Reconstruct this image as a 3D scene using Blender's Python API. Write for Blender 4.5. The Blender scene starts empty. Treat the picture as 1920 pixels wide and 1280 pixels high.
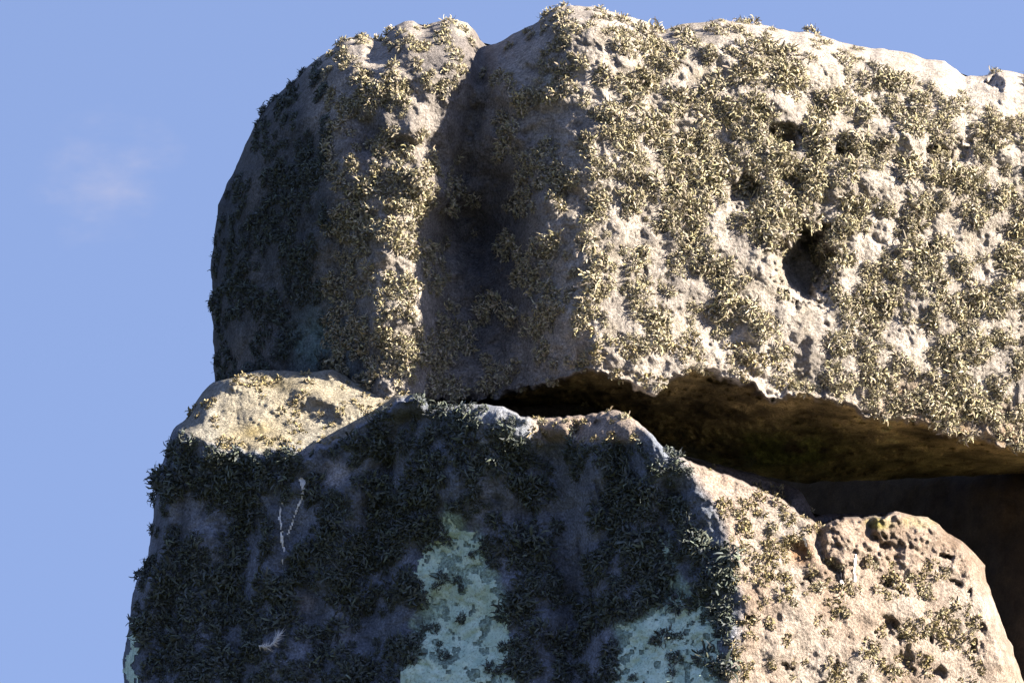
import bpy, math, random
import numpy as np
from mathutils import Vector, Matrix

random.seed(7)
rng = np.random.default_rng(11)
sc = bpy.context.scene
COL = sc.collection

# ------------------------------------------------------------------ camera
CAM = np.array([0.0, 0.0, 1.6])
PITCH = math.radians(12.5)
FPX = 8280.0                      # focal length in photo pixels (1920 wide)
cam_d = bpy.data.cameras.new("camera")
cam_d.sensor_width = 36.0
cam_d.lens = 36.0 * FPX / 1920.0
cam_d.clip_start = 0.1
cam_d.clip_end = 6000.0
cam = bpy.data.objects.new("camera", cam_d)
COL.objects.link(cam)
cam.location = CAM
cam.rotation_euler = (math.pi / 2 + PITCH, 0, 0)
sc.camera = cam

# ------------------------------------------------------------------ sky
SUN_AZ = math.radians(104.0)      # clockwise from the direction the camera looks
SUN_EL = math.radians(25.0)
S = Vector((math.sin(SUN_AZ) * math.cos(SUN_EL), math.cos(SUN_AZ) * math.cos(SUN_EL), math.sin(SUN_EL)))
world = bpy.data.worlds.new("World")
sc.world = world
world.use_nodes = True
nt = world.node_tree
nt.nodes.clear()
w_out = nt.nodes.new("ShaderNodeOutputWorld")
bg = nt.nodes.new("ShaderNodeBackground")
sky = nt.nodes.new("ShaderNodeTexSky")
sky.sky_type = 'NISHITA'
sky.sun_disc = False
sky.sun_elevation = SUN_EL
sky.sun_rotation = SUN_AZ
sky.altitude = 100.0
sky.air_density = 1.0
sky.dust_density = 0.8
sky.ozone_density = 3.0
# deep clear air: the sky pales only a little towards the horizon
stc = nt.nodes.new("ShaderNodeTexCoord")
sadd = nt.nodes.new("ShaderNodeVectorMath"); sadd.operation = 'ADD'
sadd.inputs[1].default_value = (0, 0, 0.8)
snrm = nt.nodes.new("ShaderNodeVectorMath"); snrm.operation = 'NORMALIZE'
nt.links.new(stc.outputs['Generated'], sadd.inputs[0])
nt.links.new(sadd.outputs[0], snrm.inputs[0])
nt.links.new(snrm.outputs[0], sky.inputs['Vector'])
tint = nt.nodes.new("ShaderNodeMix")
tint.data_type = 'RGBA'
tint.blend_type = 'MULTIPLY'
tint.inputs[0].default_value = 1.0
tint.inputs[7].default_value = (1.35, 1.09, 1.06, 1)
bg.inputs['Strength'].default_value = 0.074
# thin fair-weather wisps over the whole dome, among them the pale smudge left of the stones
tc = nt.nodes.new("ShaderNodeTexCoord")
mp = nt.nodes.new("ShaderNodeMapping")
nz = nt.nodes.new("ShaderNodeTexNoise")
nz.inputs['Scale'].default_value = 42.0
nz.inputs['Detail'].default_value = 5.0
nz.inputs['Roughness'].default_value = 0.55
vd = nt.nodes.new("ShaderNodeVectorMath"); vd.operation = 'DISTANCE'
wz = nt.nodes.new("ShaderNodeMath"); wz.operation = 'MULTIPLY_ADD'; wz.inputs[1].default_value = -0.030
wa = nt.nodes.new("ShaderNodeMath"); wa.operation = 'ADD'; wa.inputs[1].default_value = 0.015
wisp_dir = Vector((-0.0930, 0.965, 0.2545)).normalized()
vd.inputs[1].default_value = wisp_dir
mr = nt.nodes.new("ShaderNodeMapRange")
mr.interpolation_type = 'SMOOTHSTEP'
mr.inputs['From Min'].default_value = 0.0
mr.inputs['From Max'].default_value = 0.015
mr.inputs['To Min'].default_value = 1.0
mr.inputs['To Max'].default_value = 0.0
nr = nt.nodes.new("ShaderNodeMapRange")
nr.inputs['From Min'].default_value = 0.36
nr.inputs['From Max'].default_value = 0.70
nr.inputs['To Min'].default_value = 0.0
nr.inputs['To Max'].default_value = 1.0
mm = nt.nodes.new("ShaderNodeMath"); mm.operation = 'MULTIPLY'
ms = nt.nodes.new("ShaderNodeMath"); ms.operation = 'MULTIPLY'; ms.inputs[1].default_value = 0.38
cm = nt.nodes.new("ShaderNodeMix"); cm.data_type = 'RGBA'
CLOUD_COL = cm.inputs[7]
CLOUD_COL.default_value = (1.75, 1.72, 2.15, 1)
mp.inputs['Scale'].default_value = (1.0, 1.0, 2.0)
nt.links.new(tc.outputs['Generated'], mp.inputs['Vector'])
nt.links.new(mp.outputs['Vector'], nz.inputs['Vector'])
nt.links.new(tc.outputs['Generated'], vd.inputs[0])
nt.links.new(nz.outputs['Fac'], wz.inputs[0])
nt.links.new(vd.outputs['Value'], wz.inputs[2])
nt.links.new(wz.outputs[0], wa.inputs[0])
nt.links.new(wa.outputs[0], mr.inputs['Value'])
nt.links.new(nz.outputs['Fac'], nr.inputs['Value'])
nt.links.new(mr.outputs['Result'], mm.inputs[0])
nt.links.new(nr.outputs['Result'], mm.inputs[1])
nt.links.new(mm.outputs[0], ms.inputs[0])
nt.links.new(sky.outputs['Color'], tint.inputs[6])
nt.links.new(tint.outputs[2], cm.inputs[6])
nt.links.new(ms.outputs[0], cm.inputs[0])
nt.links.new(cm.outputs[2], bg.inputs['Color'])
nt.links.new(bg.outputs[0], w_out.inputs['Surface'])

# ------------------------------------------------------------------ sun
sun_d = bpy.data.lights.new("sun", 'SUN')
sun_d.energy = 5.0
sun_d.angle = math.radians(0.5)
sun_d.color = (1.0, 0.87, 0.69)
sun = bpy.data.objects.new("sun", sun_d)
COL.objects.link(sun)
sun.location = (20, -5, 15)
sun.rotation_euler = S.to_track_quat('Z', 'Y').to_euler()

sc.view_settings.view_transform = 'Standard'
sc.view_settings.look = 'None'
sc.view_settings.exposure = 2.3
sc.view_settings.gamma = 1.0
sc.view_settings.use_curve_mapping = False
sc.cycles.max_bounces = 5
sc.cycles.diffuse_bounces = 2
sc.cycles.use_denoising = True

# ------------------------------------------------------------------ helpers
CP, SP = math.cos(PITCH), math.sin(PITCH)
YREF = 11.5                        # distance of the lintel's corner
PXM = 690.0                        # photo pixels per metre there


def at(px, py, Y):
    """Point seen at photo pixel (px, py), lying Y metres behind the lintel's corner."""
    u = (np.asarray(px, float) - 960.0) / FPX
    v = (640.0 - np.asarray(py, float)) / FPX
    dx, dy, dz = u, CP - v * SP, SP + v * CP
    k = (YREF + Y - CAM[1]) / dy
    return np.stack([CAM[0] + dx * k, CAM[1] + dy * k, CAM[2] + dz * k], -1)


def _hash(ix, iy, iz, seed):
    h = (ix * 374761393 + iy * 668265263 + iz * 2147483647 + seed * 974634577) & 0xFFFFFFFF
    h = ((h ^ (h >> 13)) * 1274126177) & 0xFFFFFFFF
    h = h ^ (h >> 16)
    return (h & 0xFFFF).astype(np.float32) / 32767.5 - 1.0


def noise3(p, seed=0):
    """Value noise, -1..1, on an (..., 3) array."""
    sh = p.shape[:-1]
    q = p.reshape(-1, 3)
    out = np.empty(len(q), np.float32)
    for a in range(0, len(q), 200000):
        c = q[a:a + 200000]
        i = np.floor(c).astype(np.int64)
        f = (c - i).astype(np.float32)
        f = f * f * f * (f * (f * 6 - 15) + 10)
        r = 0
        for dx in (0, 1):
            wx = f[:, 0] if dx else 1 - f[:, 0]
            for dy in (0, 1):
                wy = f[:, 1] if dy else 1 - f[:, 1]
                for dz in (0, 1):
                    wz = f[:, 2] if dz else 1 - f[:, 2]
                    r = r + wx * wy * wz * _hash(i[:, 0] + dx, i[:, 1] + dy, i[:, 2] + dz, seed)
        out[a:a + 200000] = r
    return out.reshape(sh)


ROT = np.array([[0.80, 0.36, -0.48], [-0.60, 0.48, -0.64], [0.0, 0.80, 0.60]])


def fbm(p, octaves=4, gain=0.5, seed=0):
    r, a, t = 0, 1.0, 0
    q = p
    for o in range(octaves):
        r = r + a * noise3(q, seed + o)
        t += a
        a *= gain
        q = (q @ ROT.T) * 2.03 + 7.3
    return r / t


def smooth(a, b, x):
    t = np.clip((x - a) / (b - a), 0, 1)
    return t * t * (3 - 2 * t)


def axis(lo, hi, step, flo, fhi, coarse):
    a = list(np.arange(flo, fhi + 1e-6, step))
    v, s = flo, step
    pre = []
    while v > lo:
        s = min(s * 1.5, coarse)
        v -= s
        pre.append(v)
    v, s = a[-1], step
    post = []
    while v < hi:
        s = min(s * 1.5, coarse)
        v += s
        post.append(v)
    return np.array(pre[::-1] + a + post)


def polyline_dist(px, py, pts, closed=False):
    """Distance to a polyline, and the nearest point on it."""
    pts = np.asarray(pts, float)
    if closed:
        pts = np.vstack([pts, pts[:1]])
    best = np.full(px.shape, 1e9)
    bx = np.zeros(px.shape)
    by = np.zeros(px.shape)
    for (x0, y0), (x1, y1) in zip(pts[:-1], pts[1:]):
        ex, ey = x1 - x0, y1 - y0
        L = ex * ex + ey * ey
        if L < 1e-9:
            continue
        t = np.clip(((px - x0) * ex + (py - y0) * ey) / L, 0, 1)
        qx, qy = x0 + t * ex, y0 + t * ey
        d = (px - qx) ** 2 + (py - qy) ** 2
        m = d < best
        best[m] = d[m]
        bx[m] = qx[m]
        by[m] = qy[m]
    return np.sqrt(best), bx, by


def inside(px, py, pts):
    pts = np.asarray(pts, float)
    r = np.zeros(px.shape, bool)
    n = len(pts)
    for i in range(n):
        x0, y0 = pts[i]
        x1, y1 = pts[(i + 1) % n]
        if y0 == y1:
            continue
        c = ((y0 > py) != (y1 > py)) & (px < (x1 - x0) * (py - y0) / (y1 - y0) + x0)
        r ^= c
    return r


def roughen(pts, step=10.0, amp=2.6, seed=0):
    """Break the straight runs of an outline inside the frame into an uneven rock edge."""
    out = []
    n = len(pts)
    for i in range(n):
        a = np.array(pts[i], float)
        b = np.array(pts[(i + 1) % n], float)
        L = np.hypot(*(b - a))
        far = a[0] > 2000 or a[1] > 1350
        k = 1 if far else max(1, int(L / step))
        for j in range(k):
            q = a + (b - a) * j / k
            if not far:
                e = np.array([[q[0] / 22.0, q[1] / 22.0, 3.7 + seed]])
                e2 = np.array([[q[0] / 9.0, q[1] / 9.0, 9.1 + seed]])
                nx, ny = -(b - a)[1] / max(L, 1), (b - a)[0] / max(L, 1)
                s = amp * (noise3(e, seed)[0] + 0.55 * noise3(e2, seed + 5)[0])
                q = q + np.array([nx, ny]) * s
            out.append(q)
    return np.array(out)


def stroke(px, py, pts, width, amp):
    """A ridge (amp < 0) or groove (amp > 0) along a line on the stone."""
    pts = np.asarray(pts, float)
    r = np.zeros(px.shape)
    m = ((px > pts[:, 0].min() - 3 * width) & (px < pts[:, 0].max() + 3 * width) &
         (py > pts[:, 1].min() - 3 * width) & (py < pts[:, 1].max() + 3 * width))
    if m.any():
        d, _, _ = polyline_dist(px[m], py[m], pts)
        r[m] = amp * np.exp(-(d / width) ** 2)
    return r


def bump(px, py, cx, cy, rx, ry, amp, flat=1.0, rot=0.0):
    c, s = math.cos(math.radians(rot)), math.sin(math.radians(rot))
    ux = (px - cx) * c + (py - cy) * s
    uy = -(px - cx) * s + (py - cy) * c
    q = (ux / rx) ** 2 + (uy / ry) ** 2
    return amp * np.exp(-q ** flat)


def grid_interp(px, py, xs, ys, table):
    """Smooth interpolation of a small table of depths over the stone."""
    table = np.asarray(table, float)
    xs = np.asarray(xs, float)
    ys = np.asarray(ys, float)

    def idx(v, a):
        i = np.clip(np.searchsorted(a, v) - 1, 0, len(a) - 2)
        t = np.clip((v - a[i]) / (a[i + 1] - a[i]), 0, 1)
        return i, t

    def row(j, i, t):
        # Catmull-Rom (finite differences) along x
        i0, i1, i2, i3 = np.clip(i - 1, 0, len(xs) - 1), i, i + 1, np.clip(i + 2, 0, len(xs) - 1)
        p0, p1, p2, p3 = table[j, i0], table[j, i1], table[j, i2], table[j, i3]
        h = xs[i2] - xs[i1]
        m1 = (p2 - p0) / np.maximum(xs[i2] - xs[i0], 1) * h
        m2 = (p3 - p1) / np.maximum(xs[i3] - xs[i1], 1) * h
        t2, t3 = t * t, t * t * t
        return (2 * t3 - 3 * t2 + 1) * p1 + (t3 - 2 * t2 + t) * m1 + (-2 * t3 + 3 * t2) * p2 + (t3 - t2) * m2
    i, t = idx(px, xs)
    j, s = idx(py, ys)
    s = s * s * (3 - 2 * s)
    return row(j, i, t) * (1 - s) + row(j + 1, i, t) * s


def lin(v, pts):
    a = np.asarray(pts, float)
    return np.interp(v, a[:, 0], a[:, 1])


def tag(o, label=None, cat=None, group=None, kind=None):
    for k, v in (('label', label), ('category', cat), ('group', group), ('kind', kind)):
        if v:
            o[k] = v
    return o


def link(name, me, mat, parent=None, loc=(0, 0, 0)):
    o = bpy.data.objects.new(name, me)
    COL.objects.link(o)
    if me is not None and mat is not None:
        if not me.materials:
            me.materials.append(mat)
    o.location = loc
    if parent is not None:
        o.parent = parent
    return o


def mesh_from(name, verts, faces, color=None, smooth_shade=True):
    me = bpy.data.meshes.new(name)
    verts = np.ascontiguousarray(verts, np.float32)
    faces = np.ascontiguousarray(faces, np.int32)
    nf, k = faces.shape
    me.vertices.add(len(verts))
    me.vertices.foreach_set("co", verts.ravel())
    me.loops.add(nf * k)
    me.loops.foreach_set("vertex_index", faces.ravel())
    me.polygons.add(nf)
    me.polygons.foreach_set("loop_start", np.arange(0, nf * k, k, dtype=np.int32))
    me.polygons.foreach_set("loop_total", np.full(nf, k, np.int32))
    if smooth_shade:
        me.polygons.foreach_set("use_smooth", np.ones(nf, bool))
    if color is not None:
        a = me.attributes.new("tint", 'FLOAT_COLOR', 'POINT')
        c = np.ones((len(verts), 4), np.float32)
        c[:, :3] = color
        a.data.foreach_set("color", c.ravel())
    me.update(calc_edges=True)
    return me


# ------------------------------------------------------------------ materials
def new_mat(name, rough=0.9):
    m = bpy.data.materials.new(name)
    m.use_nodes = True
    b = m.node_tree.nodes["Principled BSDF"]
    b.inputs['Roughness'].default_value = rough
    b.inputs['Specular IOR Level'].default_value = 0.2
    return m, m.node_tree, b


def rock_material(name, bump_strength=0.9, speck=0.62):
    m, t, b = new_mat(name, 0.92)
    N, L = t.nodes, t.links
    at_ = N.new("ShaderNodeAttribute"); at_.attribute_name = "tint"
    co = N.new("ShaderNodeTexCoord")
    n1 = N.new("ShaderNodeTexNoise"); n1.inputs['Scale'].default_value = 22; n1.inputs['Detail'].default_value = 10; n1.inputs['Roughness'].default_value = 0.75
    n2 = N.new("ShaderNodeTexNoise"); n2.inputs['Scale'].default_value = 150; n2.inputs['Detail'].default_value = 4; n2.inputs['Roughness'].default_value = 0.7
    vo = N.new("ShaderNodeTexVoronoi"); vo.inputs['Scale'].default_value = 75
    for n in (n1, n2, vo):
        L.new(co.outputs['Object'], n.inputs['Vector'])
    r1 = N.new("ShaderNodeMapRange"); r1.inputs['From Min'].default_value = 0.3; r1.inputs['From Max'].default_value = 0.7
    r1.inputs['To Min'].default_value = 0.55; r1.inputs['To Max'].default_value = 1.40
    L.new(n1.outputs['Fac'], r1.inputs['Value'])
    r2 = N.new("ShaderNodeMapRange"); r2.inputs['From Min'].default_value = 0.3; r2.inputs['From Max'].default_value = 0.7
    r2.inputs['To Min'].default_value = 1.0 - speck; r2.inputs['To Max'].default_value = 1.0 + speck
    L.new(n2.outputs['Fac'], r2.inputs['Value'])
    mu = N.new("ShaderNodeMath"); mu.operation = 'MULTIPLY'
    L.new(r1.outputs[0], mu.inputs[0]); L.new(r2.outputs[0], mu.inputs[1])
    # small pale crust spots
    rs = N.new("ShaderNodeMapRange"); rs.inputs['From Min'].default_value = 0.08; rs.inputs['From Max'].default_value = 0.17
    rs.inputs['To Min'].default_value = 0.55; rs.inputs['To Max'].default_value = 0.0
    L.new(vo.outputs['Distance'], rs.inputs['Value'])
    ad = N.new("ShaderNodeMath"); ad.operation = 'ADD'
    L.new(mu.outputs[0], ad.inputs[0]); L.new(rs.outputs[0], ad.inputs[1])
    mx = N.new("ShaderNodeVectorMath"); mx.operation = 'SCALE'
    L.new(at_.outputs['Color'], mx.inputs[0]); L.new(ad.outputs[0], mx.inputs['Scale'])
    L.new(mx.outputs[0], b.inputs['Base Color'])
    bp = N.new("ShaderNodeBump"); bp.inputs['Strength'].default_value = bump_strength; bp.inputs['Distance'].default_value = 0.016
    hs = N.new("ShaderNodeMath"); hs.operation = 'MULTIPLY_ADD'; hs.inputs[1].default_value = 0.6
    L.new(n2.outputs['Fac'], hs.inputs[0]); L.new(n1.outputs['Fac'], hs.inputs[2])
    L.new(hs.outputs[0], bp.inputs['Height'])
    L.new(bp.outputs[0], b.inputs['Normal'])
    return m


M_ROCK = rock_material("sarsen_rock")
M_ROCK_FAR = rock_material("sarsen_rock_rear", 0.5, 0.2)


def lichen_material():
    m, t, b = new_mat("shrubby_lichen", 0.85)
    N, L = t.nodes, t.links
    a = N.new("ShaderNodeAttribute"); a.attribute_name = "tint"
    L.new(a.outputs['Color'], b.inputs['Base Color'])
    return m


M_LICHEN = lichen_material()


def crust_material(name, c0, c1, dark):
    m, t, b = new_mat(name, 0.95)
    N, L = t.nodes, t.links
    co = N.new("ShaderNodeTexCoord")
    n1 = N.new("ShaderNodeTexNoise"); n1.inputs['Scale'].default_value = 30; n1.inputs['Detail'].default_value = 9; n1.inputs['Roughness'].default_value = 0.7
    n2 = N.new("ShaderNodeTexNoise"); n2.inputs['Scale'].default_value = 160; n2.inputs['Detail'].default_value = 5; n2.inputs['Roughness'].default_value = 0.75
    for n in (n1, n2):
        L.new(co.outputs['Object'], n.inputs['Vector'])
    cr = N.new("ShaderNodeValToRGB")
    cr.color_ramp.elements[0].position = 0.32; cr.color_ramp.elements[0].color = (*c0, 1)
    cr.color_ramp.elements[1].position = 0.62; cr.color_ramp.elements[1].color = (*c1, 1)
    L.new(n1.outputs['Fac'], cr.inputs['Fac'])
    r2 = N.new("ShaderNodeMapRange"); r2.inputs['From Min'].default_value = 0.36; r2.inputs['From Max'].default_value = 0.48
    r2.inputs['To Min'].default_value = dark; r2.inputs['To Max'].default_value = 1.0
    L.new(n2.outputs['Fac'], r2.inputs['Value'])
    mx = N.new("ShaderNodeVectorMath"); mx.operation = 'SCALE'
    L.new(cr.outputs['Color'], mx.inputs[0]); L.new(r2.outputs[0], mx.inputs['Scale'])
    L.new(mx.outputs[0], b.inputs['Base Color'])
    bp = N.new("ShaderNodeBump"); bp.inputs['Strength'].default_value = 0.7; bp.inputs['Distance'].default_value = 0.004
    L.new(n2.outputs['Fac'], bp.inputs['Height']); L.new(bp.outputs[0], b.inputs['Normal'])
    return m


M_CRUST = crust_material("pale_green_crust", (0.36, 0.51, 0.425), (0.60, 0.75, 0.63), 0.45)
M_WHITE = crust_material("white_dropping", (0.62, 0.62, 0.64), (0.82, 0.82, 0.82), 0.8)

# ------------------------------------------------------------------ ground
gm, gt, gb = new_mat("dry_grass_ground", 1.0)
gn = gt.nodes.new("ShaderNodeTexNoise"); gn.inputs['Scale'].default_value = 0.7; gn.inputs['Detail'].default_value = 10
gr = gt.nodes.new("ShaderNodeValToRGB")
gr.color_ramp.elements[0].color = (0.025, 0.034, 0.010, 1)
gr.color_ramp.elements[1].color = (0.055, 0.052, 0.022, 1)
gco = gt.nodes.new("ShaderNodeTexCoord")
gt.links.new(gco.outputs['Object'], gn.inputs['Vector'])
gt.links.new(gn.outputs['Fac'], gr.inputs['Fac'])
gt.links.new(gr.outputs['Color'], gb.inputs['Base Color'])
gx = np.concatenate([-np.geomspace(3000, 4, 24), np.linspace(-3, 3, 9), np.geomspace(4, 3000, 24)])
GX, GY = np.meshgrid(gx, gx + 11.0, indexing='ij')
GZ = 0.05 * fbm(np.stack([GX * 0.2, GY * 0.2, 0 * GX], -1), 3, 0.5, 91) * smooth(3, 9, np.hypot(GX, GY - 11))
gi = np.arange(GX.size).reshape(GX.shape)
gf = np.stack([gi[:-1, :-1], gi[1:, :-1], gi[1:, 1:], gi[:-1, 1:]], -1).reshape(-1, 4)
tag(link("ground", mesh_from("ground", np.stack([GX, GY, GZ], -1).reshape(-1, 3), gf), gm), kind='structure')


# ------------------------------------------------------------------ stone builder
class Stone:
    def __init__(self, xs, ys, outline):
        self.xs, self.ys, self.outline = xs, ys, outline
        px, py = np.meshgrid(xs, ys, indexing='ij')
        ins = inside(px, py, outline)
        cell = ins[:-1, :-1] | ins[1:, :-1] | ins[1:, 1:] | ins[:-1, 1:]
        use = np.zeros(px.shape, bool)
        use[:-1, :-1] |= cell; use[1:, :-1] |= cell; use[1:, 1:] |= cell; use[:-1, 1:] |= cell
        edge = use & ~ins
        d = np.zeros(px.shape)
        sel = use
        dd, bx, by = polyline_dist(px[sel], py[sel], outline, True)
        d[sel] = dd
        tx = px.copy(); ty = py.copy()
        tx[sel] = bx; ty[sel] = by
        px = np.where(edge, tx, px); py = np.where(edge, ty, py)
        d[edge] = 0
        self.px, self.py, self.use, self.edge, self.cell, self.d = px, py, use, edge, cell, d

    def finish(self, name, Yf, Yb, color, mat, origin):
        """Close the front and the rear of the stone into one solid."""
        self.origin = np.array(origin, float)
        self.Yf = Yf
        self.P = at(self.px, self.py, Yf) - self.origin
        use, edge, cell = self.use, self.edge, self.cell
        idf = np.full(use.shape, -1, np.int64)
        idf[use] = np.arange(use.sum())

        def q(i, c, flip):
            a, b, cc, e = i[:-1, :-1][c], i[1:, :-1][c], i[1:, 1:][c], i[:-1, 1:][c]
            return np.stack([a, e, cc, b] if flip else [a, b, cc, e], -1)
        # the unseen rear on every fourth grid line, meeting the same rim
        k = 4
        X, Z = np.meshgrid(self.xs, self.ys, indexing='ij')
        ii = np.unique(np.r_[0:len(self.xs):k, len(self.xs) - 1]); jj = np.unique(np.r_[0:len(self.ys):k, len(self.ys) - 1])
        sub = np.ix_(ii, jj)
        sx, sy, sb, sc_ = X[sub].copy(), Z[sub].copy(), Yb[sub].copy(), color[sub]
        sin = inside(sx, sy, self.outline)
        cl = sin[:-1, :-1] | sin[1:, :-1] | sin[1:, 1:] | sin[:-1, 1:]
        su = np.zeros(sin.shape, bool)
        su[:-1, :-1] |= cl; su[1:, :-1] |= cl; su[1:, 1:] |= cl; su[:-1, 1:] |= cl
        se = su & ~sin
        _, bx, by = polyline_dist(sx[se], sy[se], self.outline, True)
        ei, ej = np.where(self.edge)
        ex, ey, eY = self.px[ei, ej], self.py[ei, ej], Yf[ei, ej]
        near = np.array([np.argmin((ex - u) ** 2 + (ey - v) ** 2) for u, v in zip(bx, by)])
        sx[se], sy[se], sb[se] = ex[near], ey[near], eY[near]
        PB = at(sx, sy, sb) - self.origin
        ids = np.full(su.shape, -1, np.int64)
        ids[su] = use.sum() + np.arange(su.sum())
        V = np.concatenate([self.P[use], PB[su]])
        C = np.concatenate([color[use], sc_[su]])
        F = np.concatenate([q(idf, cell, True), q(ids, cl, False)])
        self.obj = link(name, mesh_from(name, V, F, C), mat, None, self.origin)
        # outward normals of the front
        gx = np.zeros_like(self.P); gy = np.zeros_like(self.P)
        gx[1:-1] = self.P[2:] - self.P[:-2]
        gy[:, 1:-1] = self.P[:, 2:] - self.P[:, :-2]
        n = np.cross(gy, gx)
        ln = np.linalg.norm(n, axis=-1, keepdims=True)
        n = n / np.maximum(ln, 1e-9)
        n[n[..., 1] > 0.2] *= 1
        self.N = n
        return self.obj

    def lookup(self, x, y):
        i = np.clip(np.searchsorted(self.xs, x), 1, len(self.xs) - 2)
        j = np.clip(np.searchsorted(self.ys, y), 1, len(self.ys) - 2)
        return i, j

    def skin(self, name, mask, offset, mat, label=None):
        """A thin crust lying on the face of the stone where mask holds."""
        c = self.cell & mask[:-1, :-1] & mask[1:, :-1] & mask[1:, 1:] & mask[:-1, 1:]
        u = np.zeros(mask.shape, bool)
        u[:-1, :-1] |= c; u[1:, :-1] |= c; u[1:, 1:] |= c; u[:-1, 1:] |= c
        ids = np.full(mask.shape, -1, np.int64)
        ids[u] = np.arange(u.sum())
        V = self.P[u] + self.N[u] * (offset * np.broadcast_to(1.0, u.sum()))[:, None]
        F = np.stack([ids[:-1, :-1][c], ids[:-1, 1:][c], ids[1:, 1:][c], ids[1:, :-1][c]], -1)
        # rim faces down to the rock so that the crust has an edge
        o = link(name, mesh_from(name, V, F), mat, self.obj)
        if label:
            o['label'] = label
        return o


STEP = 2.4
# ================================================================== LINTEL
L_OUT = [(405, 722), (402, 690), (400, 640), (397, 580), (396, 520), (398, 470), (403, 430), (410, 385), (425, 345),
         (445, 310), (455, 280), (475, 240), (487, 215), (515, 185), (545, 155), (580, 125), (610, 100), (635, 80),
         (655, 69), (675, 68), (700, 72), (718, 75), (728, 62), (740, 48), (758, 39), (775, 40), (792, 48), (810, 45),
         (830, 40), (855, 38), (875, 45), (890, 58), (900, 75), (912, 87), (935, 82), (955, 68), (985, 53), (1008, 44),
         (1020, 30), (1040, 16), (1070, 11), (1110, 14), (1150, 21), (1185, 33), (1212, 43), (1226, 56), (1240, 59),
         (1265, 49), (1300, 43), (1330, 41), (1350, 36), (1380, 41), (1420, 46), (1450, 51), (1480, 59), (1510, 61),
         (1545, 69), (1590, 82), (1640, 92), (1690, 97), (1730, 108), (1770, 116), (1795, 130), (1810, 142), (1840, 144),
         (1860, 136), (1880, 133), (1920, 138), (1960, 146), (2100, 170), (2300, 205), (2600, 262), (3000, 335),
         (3230, 390), (3300, 480), (3320, 700), (3310, 900), (3290, 1058), (2600, 962), (2100, 897), (1960, 886),
         (1900, 888), (1700, 897), (1500, 905), (1400, 886), (1300, 856), (1200, 832), (1000, 802), (800, 800),
         (600, 796), (430, 780)]
LIP = [(380, 758), (800, 750), (900, 747), (960, 735), (1000, 730), (1040, 718), (1075, 700), (1108, 692), (1128, 702),
       (1160, 715), (1200, 728), (1228, 738), (1244, 724), (1264, 706), (1300, 698), (1350, 704), (1400, 717),
       (1440, 741), (1455, 747), (1500, 735), (1560, 752), (1620, 778), (1680, 789), (1750, 800), (1800, 815),
       (1850, 833), (1900, 842), (1960, 851), (2600, 930), (3400, 1035)]
BACK = [(380, 790), (800, 800), (1000, 802), (1200, 832), (1300, 856), (1400, 886), (1500, 905), (1700, 897), (1900, 888),
        (1960, 886), (2100, 897), (2600, 962), (3400, 1070)]
LX = [380, 420, 500, 600, 640, 680, 700, 720, 780, 830, 900, 960, 1020, 1080, 1150, 1300, 1500, 1700, 1920, 2600, 3400]
LY = [30, 150, 250, 350, 450, 600, 720, 900]
RT = [0.015, 0.145, 0.285, 0.44, 0.93, 1.51]
LT = [[.80, .70, .55, .33, .27, .24, .23, .22, .20, .20, .22, .15, .06, .01, .03] + [v + .10 for v in RT],
      [.70, .58, .40, .18, .10, .07, .06, .05, .05, .07, .11, .06, .0, -.03, -.02] + [v + .05 for v in RT],
      [.64, .52, .34, .11, .045, .035, .03, .025, .03, .07, .13, .08, .0, -.05, -.05] + [v + .02 for v in RT],
      [.62, .50, .32, .08, .03, .015, .01, .01, .025, .12, .20, .14, -.01, -.065, -.06] + RT,
      [.62, .50, .32, .11, .06, .01, -.01, -.01, .02, .14, .21, .15, .0, -.07, -.06] + RT,
      [.62, .50, .33, .17, .11, .03, -.02, -.03, .02, .16, .19, .13, .0, -.08, -.07] + RT,
      [.64, .52, .36, .20, .14, .06, .0, -.01, .03, .14, .15, .11, .04, -.03, -.07] + RT,
      [.66, .54, .38, .22, .16, .08, .02, .01, .05, .14, .15, .11, .04, -.03, -.07] + RT]

out = roughen(L_OUT, 8, 2.4, 1)
st = Stone(axis(370, 3330, STEP, 380, 1940, 40), axis(-20, 1080, STEP, 0, 920, 30), out)
px, py, d = st.px, st.py, st.d
lip = lin(px, LIP) + 7 * noise3(np.stack([px / 30, 0 * px, 0 * px + 2], -1), 3) + 4 * noise3(np.stack([px / 10, 0 * px, 0 * px + 2], -1), 4)
back = np.maximum(lin(px, BACK), lip + 12)


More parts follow.
